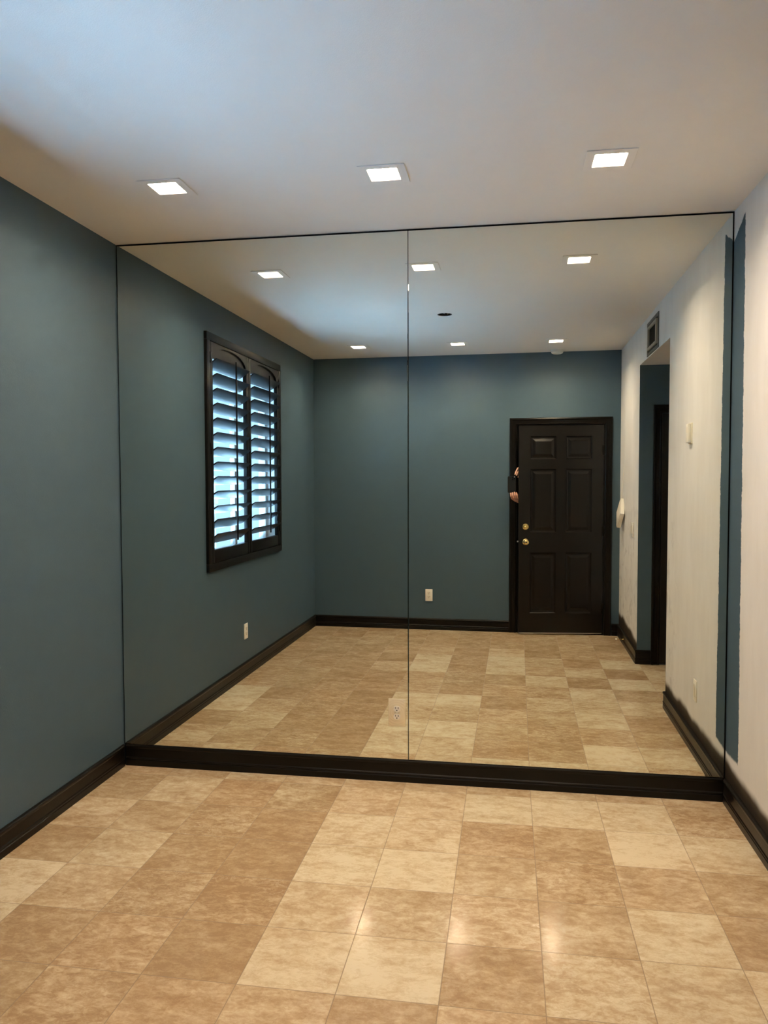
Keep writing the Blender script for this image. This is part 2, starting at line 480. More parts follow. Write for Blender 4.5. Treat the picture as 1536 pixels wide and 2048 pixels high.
def hallway():
    bm = B(); add_box(bm, (XR+.12, OP0-.12, 0), (2.3, OP0, OPZ+.1))
    tag(link_mesh('wall_hall_back', bm, M['blue'], smooth=0), 'dark blue hallway wall beside the black hall door', 'wall', kind='structure')
    bm = B(); add_box(bm, (XR+.12, OP1, 0), (2.3, OP1+.12, OPZ+.1))
    tag(link_mesh('wall_hall_front', bm, M['white'], smooth=0), 'white hallway side wall beyond the opening', 'wall', kind='structure')
    bm = B(); add_box(bm, (2.3, OP0-.12, 0), (2.38, OP1+.12, OPZ+.1))
    tag(link_mesh('wall_hall_end', bm, M['blue'], smooth=0), 'dark blue end wall of the short hallway', 'wall', kind='structure')
    bm = B(); add_box(bm, (XR+.12, OP0-.12, OPZ), (2.38, OP1+.12, OPZ+.1))
    tag(link_mesh('ceiling_hall', bm, M['white'], smooth=0), 'low white soffit over the hallway opening', 'ceiling', kind='structure')
    # added dark box behind the back door, keeps sky light from leaking through the gap
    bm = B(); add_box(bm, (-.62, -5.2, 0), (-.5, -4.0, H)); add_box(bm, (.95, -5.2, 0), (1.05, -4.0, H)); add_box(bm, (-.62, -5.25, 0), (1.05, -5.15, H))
    tag(link_mesh('wall_light_block', bm, M['lightblock'], smooth=0), 'added dark walls behind the black door that block outside light', 'wall', kind='structure')
hallway()

# ------------------------------------------------------------------ baseboards
PROF = [(0,0),(.0135,0),(.0135,.029),(.0105,.0325),(.0105,.0355),(.0145,.038),(.0150,.042),(.0135,.0455),(.0115,.048),(.0110,.092),
        (.0145,.097),(.0155,.102),(.0150,.107),(.0115,.1115),(.006,.1142),(0,BASE_H)]
def base(name, segs, label, loc=(0,0,0), rz=0):
    bm = B()
    for s in segs: sweep_base(bm, PROF, *s)
    o = link_mesh(name, bm, M['trim'], smooth=25); o.location = loc; o.rotation_euler.z = rz
    tag(o, label, 'baseboard', kind='structure')
base('baseboard_left', [((XL, .008), (XL, back_y(XL)), 1, 1)], 'black profiled baseboard along the blue window wall')
bm = B()
sweep_base(bm, [(o_, z) for o_, z in PROF], (XR, .010), (XL, .010), 1, 1)
o = link_mesh('baseboard_front', bm, M['trim'], smooth=25); o.rotation_euler.z = DE
tag(o, 'black profiled baseboard under the wall mirror', 'baseboard', kind='structure')
base('baseboard_back', [((XL, 0), (-.030, 0), 1, 0), ((.942, 0), (XR-.002, 0), 0, 1)], 'black profiled baseboard along the blue door wall', (0, YB, 0), EP)
base('baseboard_right', [((XR, OP1), (XR, -.005), -1, 1), ((2.29, OP1), (XR, OP1), 0, -1),
                         ((XR, back_y(XR)), (XR, OP0), 1, -1), ((XR, OP0), (1.118, OP0), -1, 0)], 'black profiled baseboard along the white primed wall')
# sweep_base puts the moulding on the left of the direction of travel: right wall runs +y, hall sides run -x / +x

# ------------------------------------------------------------------ door casing helper
CPROF = [(0,0),(0,.012),(.006,.016),(.012,.016),(.016,.012),(.040,.014),(.046,.019),(.056,.021),(.062,.019),(.066,.014),(.066,0)]
def casing(bm, x0, x1, z1, y0=0.0, prof=CPROF, z0=0.0):
    """U-shaped mitred casing; x0, x1, z1 are the inner edges; profile offsets go outward from them."""
    rings = []
    for key in range(4):
        r = []
        for u, h in prof:
            x = x0-u if key in (0, 1) else x1+u; z = z0 if key in (0, 3) else z1+u
            r.append(bm.verts.new((x, y0+h, z)))
        rings.append(r)
    for a, b in zip(rings, rings[1:]):
        n = len(prof)
        for i in range(n):
            j = (i+1) % n; bm.faces.new((a[i], b[i], b[j], a[j]))
    bm.faces.new(rings[0]); bm.faces.new(rings[-1][::-1])

def panel_door(bm, w, h, th, panels):
    """Leaf from x=-w..0, front face y=0, back y=-th, with raised panels on the front (rects in leaf coordinates)."""
    xs = sorted({-w, 0.0, *[p[0] for p in panels], *[p[1] for p in panels]}); zs = sorted({0.0, h, *[p[2] for p in panels], *[p[3] for p in panels]})
    for xa, xb in zip(xs, xs[1:]):
        for za, zb in zip(zs, zs[1:]):
            if any(abs(xa-p[0]) < 1e-6 and abs(xb-p[1]) < 1e-6 and abs(za-p[2]) < 1e-6 and abs(zb-p[3]) < 1e-6 for p in panels): continue
            bm.faces.new([bm.verts.new((x, 0, z)) for x, z in ((xa,za),(xb,za),(xb,zb),(xa,zb))])
    for xa, xb, za, zb in panels:
        prev = None
        for ins, dep in ((0,0),(.008,-.009),(.022,-.011),(.048,-.0015),(.050,-.0015)):
            r = [bm.verts.new((x, dep, z)) for x, z in ((xa+ins,za+ins),(xb-ins,za+ins),(xb-ins,zb-ins),(xa+ins,zb-ins))]
            if prev:
                for i in range(4): bm.faces.new((prev[i], prev[(i+1)%4], r[(i+1)%4], r[i]))
            prev = r
        bm.faces.new(prev)
    bk = [bm.verts.new(p) for p in ((-w,-th,0),(0,-th,0),(0,-th,h),(-w,-th,h))]; bm.faces.new(bk)
    fr = [bm.verts.new(p) for p in ((-w,0,0),(0,0,0),(0,0,h),(-w,0,h))]
    for i in range(4): bm.faces.new((fr[i], fr[(i+1)%4], bk[(i+1)%4], bk[i]))
    bmesh.ops.remove_doubles(bm, verts=bm.verts, dist=1e-5)

# ------------------------------------------------------------------ back door (ajar), its casing
tr = thing('trim_1', 'black moulded door casing on the blue back wall', 'door frame', (0, YB, 0), EP, kind='structure')
bm = B(); casing(bm, .036, .872, 2.032); part('casing', bm, M['trim'], tr, smooth=20)
bm = B()
add_box(bm, (DX0, -.14, 0), (DX0+.016, 0, 2.036)); add_box(bm, (DX1-.012, -.14, 0), (DX1, 0, 2.036)); add_box(bm, (DX0, -.14, 2.024), (DX1, 0, 2.045))
add_box(bm, (DX0+.016, -.075, 0), (DX0+.026, -.050, 2.03)); add_box(bm, (DX1-.022, -.075, 0), (DX1-.012, -.050, 2.03)); add_box(bm, (DX0, -.075, 2.012), (DX1, -.05, 2.03))
part('jamb', bm, M['trim'], tr, smooth=0)
bm = B(); add_box(bm, (DX0, -.14, 0), (DX1, -.004, .008), .002); part('threshold', bm, M['black'], tr)

ANG = math.radians(8.5)
W, HL = .803, 1.997
hx = .857
dr = thing('door_1', 'black six-panel door standing slightly ajar on the blue wall', 'door',
           (hx*math.cos(EP) , YB + hx*math.sin(EP) + .001, .022), EP - ANG, kind='structure')
def L(x): return x - hx          # wall coordinate -> leaf coordinate
pz = [(.19, .775), (.973, 1.580), (1.675, 1.893)]
px = [(-.695, -.448), (-.355, -.108)]
bm = B(); panel_door(bm, W, HL, .044, [(a, b, c, d) for a, b in px for c, d in pz])
part('leaf', bm, M['door'], dr, smooth=0)
bm = B(); add_box(bm, (-W+.004, -.040, -.010), (-.004, -.004, 0), .002); part('door_sweep', bm, M['steel'], dr, 'pale metal sweep under the door')
# deadbolt
bm = B(); add_lathe(bm, [(0,0),(.031,0),(.031,.004),(.027,.009),(.016,.011),(0,.011)], 'Y', 36, (-.737, 0, 1.026))
db = part('deadbolt', bm, M['brass'], dr, 'round brass deadbolt plate')
bm = B(); add_lathe(bm, [(0,.010),(.008,.010),(.008,.018),(0,.018)], 'Y', 16, (-.737, 0, 1.026))
add_box(bm, (-.754, .016, 1.0205), (-.720, .024, 1.0315), .003); part('thumb_turn', bm, M['brass'], db)
# knob
bm = B(); add_lathe(bm, [(0,0),(.032,0),(.032,.003),(.027,.008),(.013,.010),(.011,.028),(.016,.034),(.024,.040),(.0275,.050),(.026,.060),(.019,.067),(.008,.069),(0,.069)], 'Y', 40, (-.737, 0, .880))
kb = part('door_knob', bm, M['brass'], dr, 'round polished brass door knob', smooth=60)
bm = B(); add_lathe(bm, [(0,.0688),(.006,.0694),(.006,.0712),(0,.0712)], 'Y', 16, (-.737, 0, .880)); part('key_button', bm, M['slot'], kb)
bm = B(); add_lathe(bm, [(0,-.012),(.008,-.012),(.008,0),(.0,.0)], 'X', 16, (-W, -.022, .882)); part('latch_bolt', bm, M['steel'], dr)
for z in (.235, .985, 1.76):
    bm = B(); add_lathe(bm, [(0,z-.052),(.0045,z-.05),(.007,z-.045),(.007,z+.045),(.0045,z+.05),(0,z+.052)], 'Z', 14, (.006, .007, 0))
    add_box(bm, (-.018, -.001, z-.045), (.004, .0015, z+.045)); part('hinge', bm, M['trim'], dr)

# ------------------------------------------------------------------ hall door
tr2 = thing('trim_2', 'black door casing on the dark hallway wall', 'door frame', (0, OP0, 0), 0, kind='structure')
bm = B(); casing(bm, 1.186, 2.0, 2.035); part('casing', bm, M['trim'], tr2, smooth=20)
d2 = thing('door_2', 'black closed door just visible inside the dark hallway', 'door', (2.0, OP0+.003, .01), 0, kind='structure')
bm = B(); panel_door(bm, .812, 2.02, .001, [(-.70+.0, -.45, .19, .78), (-.70, -.45, .97, 1.58), (-.70, -.45, 1.68, 1.9), (-.36, -.11, .19, .78), (-.36, -.11, .97, 1.58), (-.36, -.11, 1.68, 1.9)])
for v in bm.verts: v.co.y = v.co.y*.25 + .008 if v.co.y > -.0009 or v.co.y < -.002 else v.co.y
part('leaf', bm, M['door'], d2, smooth=0)

# ------------------------------------------------------------------ wall mirror panels
SEAM = -.483
def mirror_panel(x0, x1, label):
    bm = B()
    z0, z1 = BASE_H + .0005, 2.716
    add_box(bm, (x0, 0, z0), (x1, .006, z1), .0012)
    o = link_mesh('mirror_panel', bm, M['mirror'], smooth=0); o.rotation_euler.z = DE
    tag(o, label, 'mirror', 'frameless mirror panels covering the end wall')
mirror_panel(XL+.007, SEAM-.0014, 'frameless wall mirror panel beside the blue wall, with an outlet near its lower corner')
mirror_panel(SEAM+.0014, XR-.008, 'frameless wall mirror panel beside the white primed wall, reflecting the black door')

# ------------------------------------------------------------------ electrical plates (local frame: x right, y out, z up)
def rect_plate(bm, w, h, t, bev=.0022): add_box(bm, (-w/2, 0, -h/2), (w/2, t, h/2), bev)
def rounded(w, h, r, n=6):
    pts = []
    for cx, cz, a0 in ((w/2-r, h/2-r, 0), (-w/2+r, h/2-r, 90), (-w/2+r, -h/2+r, 180), (w/2-r, -h/2+r, 270)):
        for k in range(n+1):
            a = math.radians(a0 + 90*k/n); pts.append((cx+r*math.cos(a), cz+r*math.sin(a)))
    return pts
def receptacle_face(cz, y0, y1):
    bm = B(); r = .0172; pts = []
    for k in range(40):
        a = 2*math.pi*k/40; x, z = r*math.cos(a), r*math.sin(a)
        pts.append((x, max(-.0142, min(.0142, z))))
    add_prism(bm, pts, y0, y1, lambda u, v, t: (u, t, cz+v)); return bm
def slots(cz, y):
    bm = B()
    add_box(bm, (-.0084, y, cz-.001), (-.0054, y+.0006, cz+.0088)); add_box(bm, (.0054, y, cz), (.0084, y+.0006, cz+.0088))
    add_lathe(bm, [(0,y),(.0032,y),(.0032,y+.0006),(0,y+.0006)], 'Y', 14, (0, 0, cz-.0070)); return bm
def duplex(t, w, h, th, pm, rm, plabel=None):
    bm = B(); rect_plate(bm, w, h, th); part('cover_plate', bm, pm, t, plabel)
    for s in (1, -1):
        rc = part('receptacle', receptacle_face(s*.0195, th-.001, th+.0022), rm, t)
        part('slots', slots(s*.0195, th+.0022), M['slot'], rc)
    bm = B(); add_lathe(bm, [(0,th),(.0034,th),(.0030,th+.0012),(0,th+.0014)], 'Y', 14); part('screw', bm, M['steel'], t)
def decora(t, w, h, th, n=1):
    bm = B(); rect_plate(bm, w, h, th, .0025); part('cover_plate', bm, M['plastic'], t)
    for k in range(n):
        cx = (k-(n-1)/2)*.046
        bm = B(); add_box(bm, (cx-.0165, th-.001, -.0335), (cx+.0165, th+.0035, .0335), .0012); part('rocker' if n > 1 else 'insert', bm, M['ivory'], t)

# on the mirror: local y must point to the room (-Y), so rotate by pi
t = thing('electrical_outlet', 'duplex outlet in a mirrored cover plate low on the mirror, beside the seam', 'outlet', (-.540, front_y(-.54)-.0002, .351), math.pi + DE, group='electrical outlets')
duplex(t, .086, .139, .004, M['reflplate'], M['plastic'], 'mirrored cover plate')
t = thing('electrical_outlet', 'white duplex outlet on the blue wall below the shuttered window', 'outlet', (XL, -1.872, .348), -math.pi/2, group='electrical outlets')
duplex(t, .074, .118, .007, M['plastic'], M['ivory'])
t = thing('electrical_outlet', 'white duplex outlet on the blue back wall beside the black door', 'outlet', (-.8215, back_y(-.8215), .347), EP, group='electrical outlets')
duplex(t, .072, .118, .007, M['plastic'], M['ivory'])
t = thing('electrical_outlet', 'white rectangular outlet low on the primed wall, above the baseboard overspray', 'outlet', (XR, -.640, .356), math.pi/2, group='electrical outlets')
decora(t, .070, .116, .006)
t = thing('light_switch', 'white double light switch on the narrow primed wall beside the hallway opening', 'light switch', (XR, -3.05, 1.078), math.pi/2)
decora(t, .116, .120, .009, 2)
# thermostat
t = thing('thermostat', 'white wall control box high on the primed wall above the low outlet', 'thermostat', (XR, -.845, 1.767), math.pi/2)
bm = B(); add_box(bm, (-.0375, -.004, -.059), (.0375, .008, .059), .002); part('back_plate', bm, M['ivory'], t)
bm = B(); add_box(bm, (-.034, .008, -.052), (.034, .024, .054), .004); bd = part('housing', bm, M['plastic'], t)
bm = B(); add_box(bm, (-.022, .024, .004), (.022, .0247, .036)); part('display', bm, M['ivory'], bd)

# square box hanging from its cable, corner up
t = thing('hanging_box', 'square white plastic box hanging corner-up from a thin cable near the door', 'alarm box', (XR-.004, -3.655, 1.188), math.pi/2)
rot = Matrix.Rotation(math.radians(7), 4, 'X') @ Matrix.Rotation(math.radians(45), 4, 'Y')
bm = B(); add_box(bm, (-.098, .004, -.098), (.098, .040, .098), .006, mtx=rot); part('housing', bm, M['plastic'], t)
bm = B(); add_box(bm, (-.086, .040, -.086), (.086, .043, .086), .002, mtx=rot); part('face_cover', bm, M['ivory'], t)
bm = B(); add_tube(bm, [(.0, .018, .135), (.018, .010, .22), (.03, .004, .33), (.036, .002, .42)], .0028, 8); part('cable', bm, M['plastic'], t)

# spring door stop on the far baseboard
t = thing('door_stop', 'small brass door stop sticking out of the black baseboard near the door', 'door stop', (XR-.0112, -3.43, .062), math.pi/2)
bm = B(); add_lathe(bm, [(0,0),(.011,0),(.011,.003),(.005,.006),(.0035,.010),(.0035,.062),(.0,.062)], 'Y', 18); part('rod', bm, M['brass'], t)
bm = B(); add_lathe(bm, [(0,.060),(.0075,.060),(.0085,.066),(.0075,.076),(0,.078)], 'Y', 18); part('rubber_tip', bm, M['plastic'], t, 'pale rubber tip')

# ------------------------------------------------------------------ vent above the opening
t = thing('air_vent', 'grey open vent frame high on the white wall above the hallway opening', 'vent', (XR, -2.15, 2.551), math.pi/2)
def frame_ring(bm, w, h, iw, ih, y0, y1, dx=0.0, dz=0.0):
    o_ = [(-w/2,-h/2),(w/2,-h/2),(w/2,h/2),(-w/2,h/2)]; i_ = [(-iw/2+dx,-ih/2+dz),(iw/2+dx,-ih/2+dz),(iw/2+dx,ih/2+dz),(-iw/2+dx,ih/2+dz)]
    V = [[bm.verts.new((x, y, z)) for x, z in q] for q, y in ((o_,y0),(o_,y1),(i_,y1),(i_,y0))]
    for a, b in zip(V, V[1:]+V[:1]):
        for k in range(4): bm.faces.new((a[k], a[(k+1)%4], b[(k+1)%4], b[k]))
bm = B(); frame_ring(bm, .48, .248, .415, .200, .0005, .006); part('outer_flange', bm, M['ventmetal'], t, smooth=0)
bm = B(); frame_ring(bm, .375, .172, .315, .134, .0005, .014); part('inner_flange', bm, M['ventedge'], t, 'lighter inner flange', smooth=0)
bm = B(); add_box(bm, (-.21, .0004, -.102), (.21, .0015, .102)); part('opening', bm, M['black'], t, smooth=0)  # flat black sheet paints in the dark of the hole behind the flanges

# ------------------------------------------------------------------ recessed downlights
def downlight():
    t = thing('recessed_downlight', '', 'ceiling light', (0, 0, 0), 0, 'square recessed downlights in the ceiling')
    bm = B(); n = 4
    def sq(s, z, r=0.0): return [bm.verts.new((x*s, y*s, z)) for x, y in ((-1,-1),(1,-1),(1,1),(-1,1))]
    rings = [sq(.0905, 0), sq(.0905, -.002), sq(.0925, -.002), sq(.0925, -.0045), sq(.0915, -.005), sq(.060, -.005), sq(.0565, -.002), sq(.0560, .004)]
    for a, b in zip(rings, rings[1:]):
        for k in range(4): bm.faces.new((a[k], a[(k+1)%4], b[(k+1)%4], b[k]))
    part('trim_plate', bm, M['plate'], t, smooth=0)
    bm = B(); rings = [sq(.0562, .002), sq(.0535, .030)]
    for k in range(4): bm.faces.new((rings[0][k], rings[0][(k+1)%4], rings[1][(k+1)%4], rings[1][k]))
    part('baffle', bm, M['baffle'], t, smooth=0)
    bm = B(); bm.faces.new(sq(.0545, .029)); o_ = part('lamp_lens', bm, M['lamp'], t, 'glowing warm white lens', smooth=0)
    return t
proto = downlight()
LBL = {(0,0): 'lit square downlight in front of the mirror, nearest the blue wall', (1,0): 'lit square downlight in front of the mirror, middle of its row',
       (2,0): 'lit square downlight in front of the mirror, nearest the white wall', (0,1): 'lit square downlight before the back wall, by the shuttered window, seen in the mirror',
       (1,1): 'lit square downlight before the back wall, middle of its row, seen in the mirror', (2,1): 'lit square downlight above the black door beside the smoke detector, seen in the mirror'}
for j, y in enumerate(LY):
    for i, x in enumerate(LX):
        o = proto if (i, j) == (0, 0) else dup_tree(proto)
        o.location = (x, y, H); o['label'] = LBL[(i, j)]

# ------------------------------------------------------------------ smoke detector and open ceiling box
t = thing('smoke_detector', 'low round white smoke detector on the ceiling near the black door', 'smoke detector', (.412, -3.815, H))
bm = B(); add_lathe(bm, [(0,0),(.062,0),(.063,-.006),(.060,-.010),(0,-.010)], 'Z', 40); part('base', bm, M['plate'], t)
bm = B(); add_lathe(bm, [(0,-.010),(.056,-.010),(.057,-.018),(.052,-.028),(.040,-.034),(.018,-.036),(0,-.036)], 'Z', 40); part('cover', bm, M['plastic'], t)
t = thing('ceiling_box', 'open round electrical box hole in the ceiling with loose wires', 'junction box', (*BOXC, H))
bm = B(); add_lathe(bm, [(BOXR-.001,-.0005),(BOXR-.001,.055),(0,.055)], 'Z', 40); part('box', bm, M['slot'], t, smooth=40)
bm = B(); add_lathe(bm, [(BOXR+.003,.0002),(BOXR+.003,-.0012),(BOXR-.004,-.0012),(BOXR-.004,.004)], 'Z', 40); part('rim', bm, M['ventmetal'], t)
bm = B(); add_tube(bm, [(.02,.012,.05),(.012,.0,.020),(.022,-.012,.006),(.030,-.006,.010)], .004, 8); part('wire', bm, M['copper'], t)
bm = B(); add_tube(bm, [(-.02,.01,.05),(-.012,-.004,.012),(-.002,.006,.006),(.008,.012,.02)], .0035, 8); part('wire', bm, M['steel'], t)

# ------------------------------------------------------------------ window and shutter on the left wall
w = thing('window_1', 'bright daylit window behind the dark louvred shutter', 'window', (XL-.11, -1.94, .965), 0, kind='structure')
bm = B(); WY0, WY1, WH = -.725, .725, 1.44
for lo, hi in (((-.03, WY0, 0), (.03, WY1, .045)), ((-.03, WY0, WH-.045), (.03, WY1, WH)), ((-.03, WY0, .045), (.03, WY0+.045, WH-.045)), ((-.03, WY1-.045, .045), (.03, WY1, WH-.045)), ((-.02, -.022, .045), (.02, .022, WH-.045))):
    add_box(bm, lo, hi, .003)
part('window_frame', bm, M['vinyl'], w)
for y0, y1 in ((WY0+.045, -.022), (.022, WY1-.045)):
    bm = B(); bm.faces.new([bm.verts.new(p) for p in ((0, y0, .045), (0, y1, .045), (0, y1, WH-.045), (0, y0, WH-.045))]); part('pane', bm, M['glass'], w, smooth=0)

SY0, SY1, SZ0, SZ1 = -2.757, -1.126, .887, 2.497
sh = thing('window_shutter', 'dark wooden plantation shutter with tilted louvres over the window', 'shutter', (XL, (SY0+SY1)/2, SZ0))
def sl(p): return (p[0]-XL, p[1]-(SY0+SY1)/2, p[2]-SZ0)
bm = B()
FW = .054
for lo, hi in (((XL, SY0, SZ0), (XL+.022, SY1, SZ0+FW)), ((XL, SY0, SZ1-FW), (XL+.022, SY1, SZ1)), ((XL, SY0, SZ0+FW), (XL+.022, SY0+FW, SZ1-FW)), ((XL, SY1-FW, SZ0+FW), (XL+.022, SY1, SZ1-FW))):
    add_box(bm, sl(lo), sl(hi), .002)
part('frame', bm, M['shutter'], sh)
PITCH, N = .0995, 13
LW = .114
Z_FIRST = 2.300
TILT = math.radians(33)
def louver_mesh(length):
    bm = B(); pts = []
    for k in range(24):
        a = 2*math.pi*k/24; u, v_ = LW/2*math.cos(a), .0055*math.sin(a)
        pts.append((math.copysign(abs(math.cos(a))**.8, math.cos(a))*LW/2, v_))
    add_prism(bm, pts, -length/2, length/2, lambda u, v, t: (u, t, v)); return bm
def shutter_panel(ya, yb, first):
    """Stiles, arched top rail and bottom rail; ya < yb."""
    bm = B(); ST = .046; x0, x1 = XL-.010, XL+.020
    zt, zb = SZ1-FW-.004, SZ0+FW+.004
    rt, rb = 2.335, 1.030
    add_box(bm, sl((x0, ya, zb)), sl((x1, ya+ST, zt)), .0025); add_box(bm, sl((x0, yb-ST, zb)), sl((x1, yb, zt)), .0025)
    add_box(bm, sl((x0, ya+ST, zb)), sl((x1, yb-ST, rb)), .0015)
    # arched rail: a plate with an arch cut out, and a recessed field behind
    m0, m1 = ya+ST, yb-ST; c = (m0+m1)/2; half = (m1-m0)/2 - .012; rise = .088; n = 28
    arc = [(c+half*math.cos(math.pi*k/n), rt+.004+rise*math.sin(math.pi*k/n)) for k in range(n+1)]
    top = [(m1 + (m0-m1)*k/n, zt) for k in range(n+1)]
    F = [[bm.verts.new(sl((x1, y, z))) for y, z in q] for q in (arc, top)]; G = [bm.verts.new(sl((x1-.016, y, z))) for y, z in arc]
    for k in range(n):
        bm.faces.new((F[0][k], F[0][k+1], F[1][k+1], F[1][k])); bm.faces.new((F[0][k], G[k], G[k+1], F[0][k+1]))
    for (y, side) in ((m0, n), (m1, 0)):
        lo = bm.verts.new(sl((x1, y, rt))); lo2 = bm.verts.new(sl((x1, arc[side][0], rt)))
        bm.faces.new((lo, lo2, F[0][side], F[1][side]))
    add_box(bm, sl((x0, m0, rt)), sl((x1-.016, m1, zt)))
    p_ = part('shutter_panel', bm, M['shutter'], sh, smooth=25)
    mid = (ya+yb)/2
    for k in range(N):
        if first is None and k == 0:
            lv = part('louver', louver_mesh(yb-ya-2*ST-.004), M['louver'], p_, smooth=50)
        else:
            lv = LV[0].copy(); COL.objects.link(lv); lv.parent = p_
        if not LV: LV.append(lv)
        lv.location = sl((XL+.003, mid, Z_FIRST - k*PITCH))
        lv.rotation_euler = (0, -(TILT + (math.radians(9) if k >= 11 and first is None else 0)), 0)
    bm = B(); add_box(bm, sl((XL+.058, mid-.007, 1.075)), sl((XL+.069, mid+.007, 2.352)), .003); part('tilt_rod', bm, M['shutter'], p_)
    for z in (1.10, 1.72, 2.33):
        bm = B(); e = yb if first is None else ya; s = 1 if first is None else -1
        add_box(bm, sl((x1-.002, e-.012 if s > 0 else e-.010, z-.038)), sl((x1+.006, e+.010 if s > 0 else e+.012, z+.038)), .002); part('hinge', bm, M['trim'], p_)
    return p_
LV = []
pa = shutter_panel(-1.938, SY1-FW-.003, None)
pb = shutter_panel(SY0+FW+.003, -1.944, pa)

# ------------------------------------------------------------------ outside the window
bm = B(); add_box(bm, (-9, -8, -.32), (XL-.15, 4, -.2)); tag(link_mesh('ground_outside', bm, M['concrete'], smooth=0), 'pale paved ground outside the shuttered window', 'ground', kind='structure')
f = thing('fence', 'pale board fence seen between the louvres outside the window', 'fence', (-4.3, -2.4, -.2))
bm = B()
for k in range(26):
    y = -4.6 + k*.36
    add_box(bm, (-.02, y, 0), (.0, y+.34, 1.75), .004)
part('boards', bm, M['fence'], f)
bm = B(); add_box(bm, (0, -4.6, .35), (.04, 4.7, .44)); add_box(bm, (0, -4.6, 1.35), (.04, 4.7, 1.44)); part('rail', bm, M['fence'], f)

# ------------------------------------------------------------------ camera
yaw, pitch, roll = .157672565, -.0436363313, -.00232997974
cy, sy, cp, sp, cr, sr = math.cos(yaw), math.sin(yaw), math.cos(pitch), math.sin(pitch), math.cos(roll), math.sin(roll)
fw = Vector((-sy*cp, cy*cp, sp)); r0 = Vector((cy, sy, 0)); u0 = r0.cross(fw)
rv = cr*r0 + sr*u0; uv_ = -sr*r0 + cr*u0
cam = bpy.data.cameras.new('camera'); co = bpy.data.objects.new('camera', cam); COL.objects.link(co)
co.matrix_world = Matrix(((rv.x, uv_.x, -fw.x, CAM.x), (rv.y, uv_.y, -fw.y, CAM.y), (rv.z, uv_.z, -fw.z, CAM.z), (0, 0, 0, 1)))
cam.sensor_fit = 'VERTICAL'; cam.sensor_height = 36; cam.lens = 1555.96638/2048*36
cam.clip_start = .002; cam.clip_end = 60
SC.camera = co

# ------------------------------------------------------------------ phone (its main lens is where the picture is taken from)
ph = thing('phone', 'dark smartphone held up at the edge of the door, seen in the mirror', 'phone', (0, 0, 0))
ph.matrix_world = Matrix(((rv.x, -fw.x*-1, uv_.x, CAM.x), (rv.y, fw.y, uv_.y, CAM.y), (rv.z, fw.z, uv_.z, CAM.z), (0, 0, 0, 1)))
# local frame: x right, y forward (towards the mirror), z up; lens glass at y = -.004
def pbox(name, pts, y0, y1, m, label=None, parent=ph):
    bm = B(); add_prism(bm, pts, y0, y1, lambda u, v, t: (u, t, v)); return part(name, bm, m, parent, label)
body = [(x-.009, z-.066) for x, z in rounded(.078, .160, .011)]
pbox('case', body, -.0155, -.0068, M['phone'])
pbox('screen', [(x-.009, z-.066) for x, z in rounded(.071, .152, .009)], -.0160, -.0154, M['lens'], 'dark glass screen')
cb = pbox('camera_bump', [(x+.008, z-.004) for x, z in rounded(.036, .036, .008)], -.0069, -.0055, M['phone'])
for x, z in ((0, 0), (.017, -.008), (0, -.0165)):
    bm = B(); add_lathe(bm, [(0,-.0058),(.0068,-.0058),(.0068,-.0042),(.0052,-.0040),(.0050,-.0046),(0,-.0046)], 'Y', 24, (x, 0, z)); part('lens', bm, M['lens'], cb)
bm = B(); add_lathe(bm, [(0,-.0056),(.003,-.0056),(.003,-.0050),(0,-.0050)], 'Y', 14, (.017, 0, .008)); part('flash', bm, M['vinyl'], cb, 'small pale flash')

# ------------------------------------------------------------------ person behind the door, hands round its edge
def skin_mesh(name, chains, m, parent, sub=2):
    """chains: lists of (x, y, z, r); a chain may start with the name of a joint defined before as ('@', key)."""
    verts, edges, rad, keys = [], [], [], {}
    for ch in chains:
        prev = None
        for p in ch:
            if p[0] == '@': prev = keys[p[1]]; continue
            verts.append(p[:3]); rad.append(p[3]); k = len(verts)-1
            if len(p) > 4: keys[p[4]] = k
            if prev is not None: edges.append((prev, k))
            prev = k
    me = bpy.data.meshes.new(name); me.from_pydata(verts, edges, [])
    o = bpy.data.objects.new(name, me); COL.objects.link(o); o.parent = parent
    me.materials.append(m)
    md = o.modifiers.new('skin', 'SKIN'); md.use_smooth_shade = True
    sv = me.skin_vertices
    if not sv:
        bpy.context.view_layer.objects.active = o
    for d, r in zip(me.skin_vertices[0].data, rad): d.radius = (r, r)
    me.skin_vertices[0].data[0].use_root = True
    s = o.modifiers.new('sub', 'SUBSURF'); s.levels = sub; s.render_levels = sub
    return o
PX, PY = .33, -4.36
pe = thing('person', 'person hidden behind the black door, only hands holding up a phone in view', 'person', (PX, PY, 0))
def W_(x, y, z, r, *k): return (x-PX, y-PY, z, r, *k)
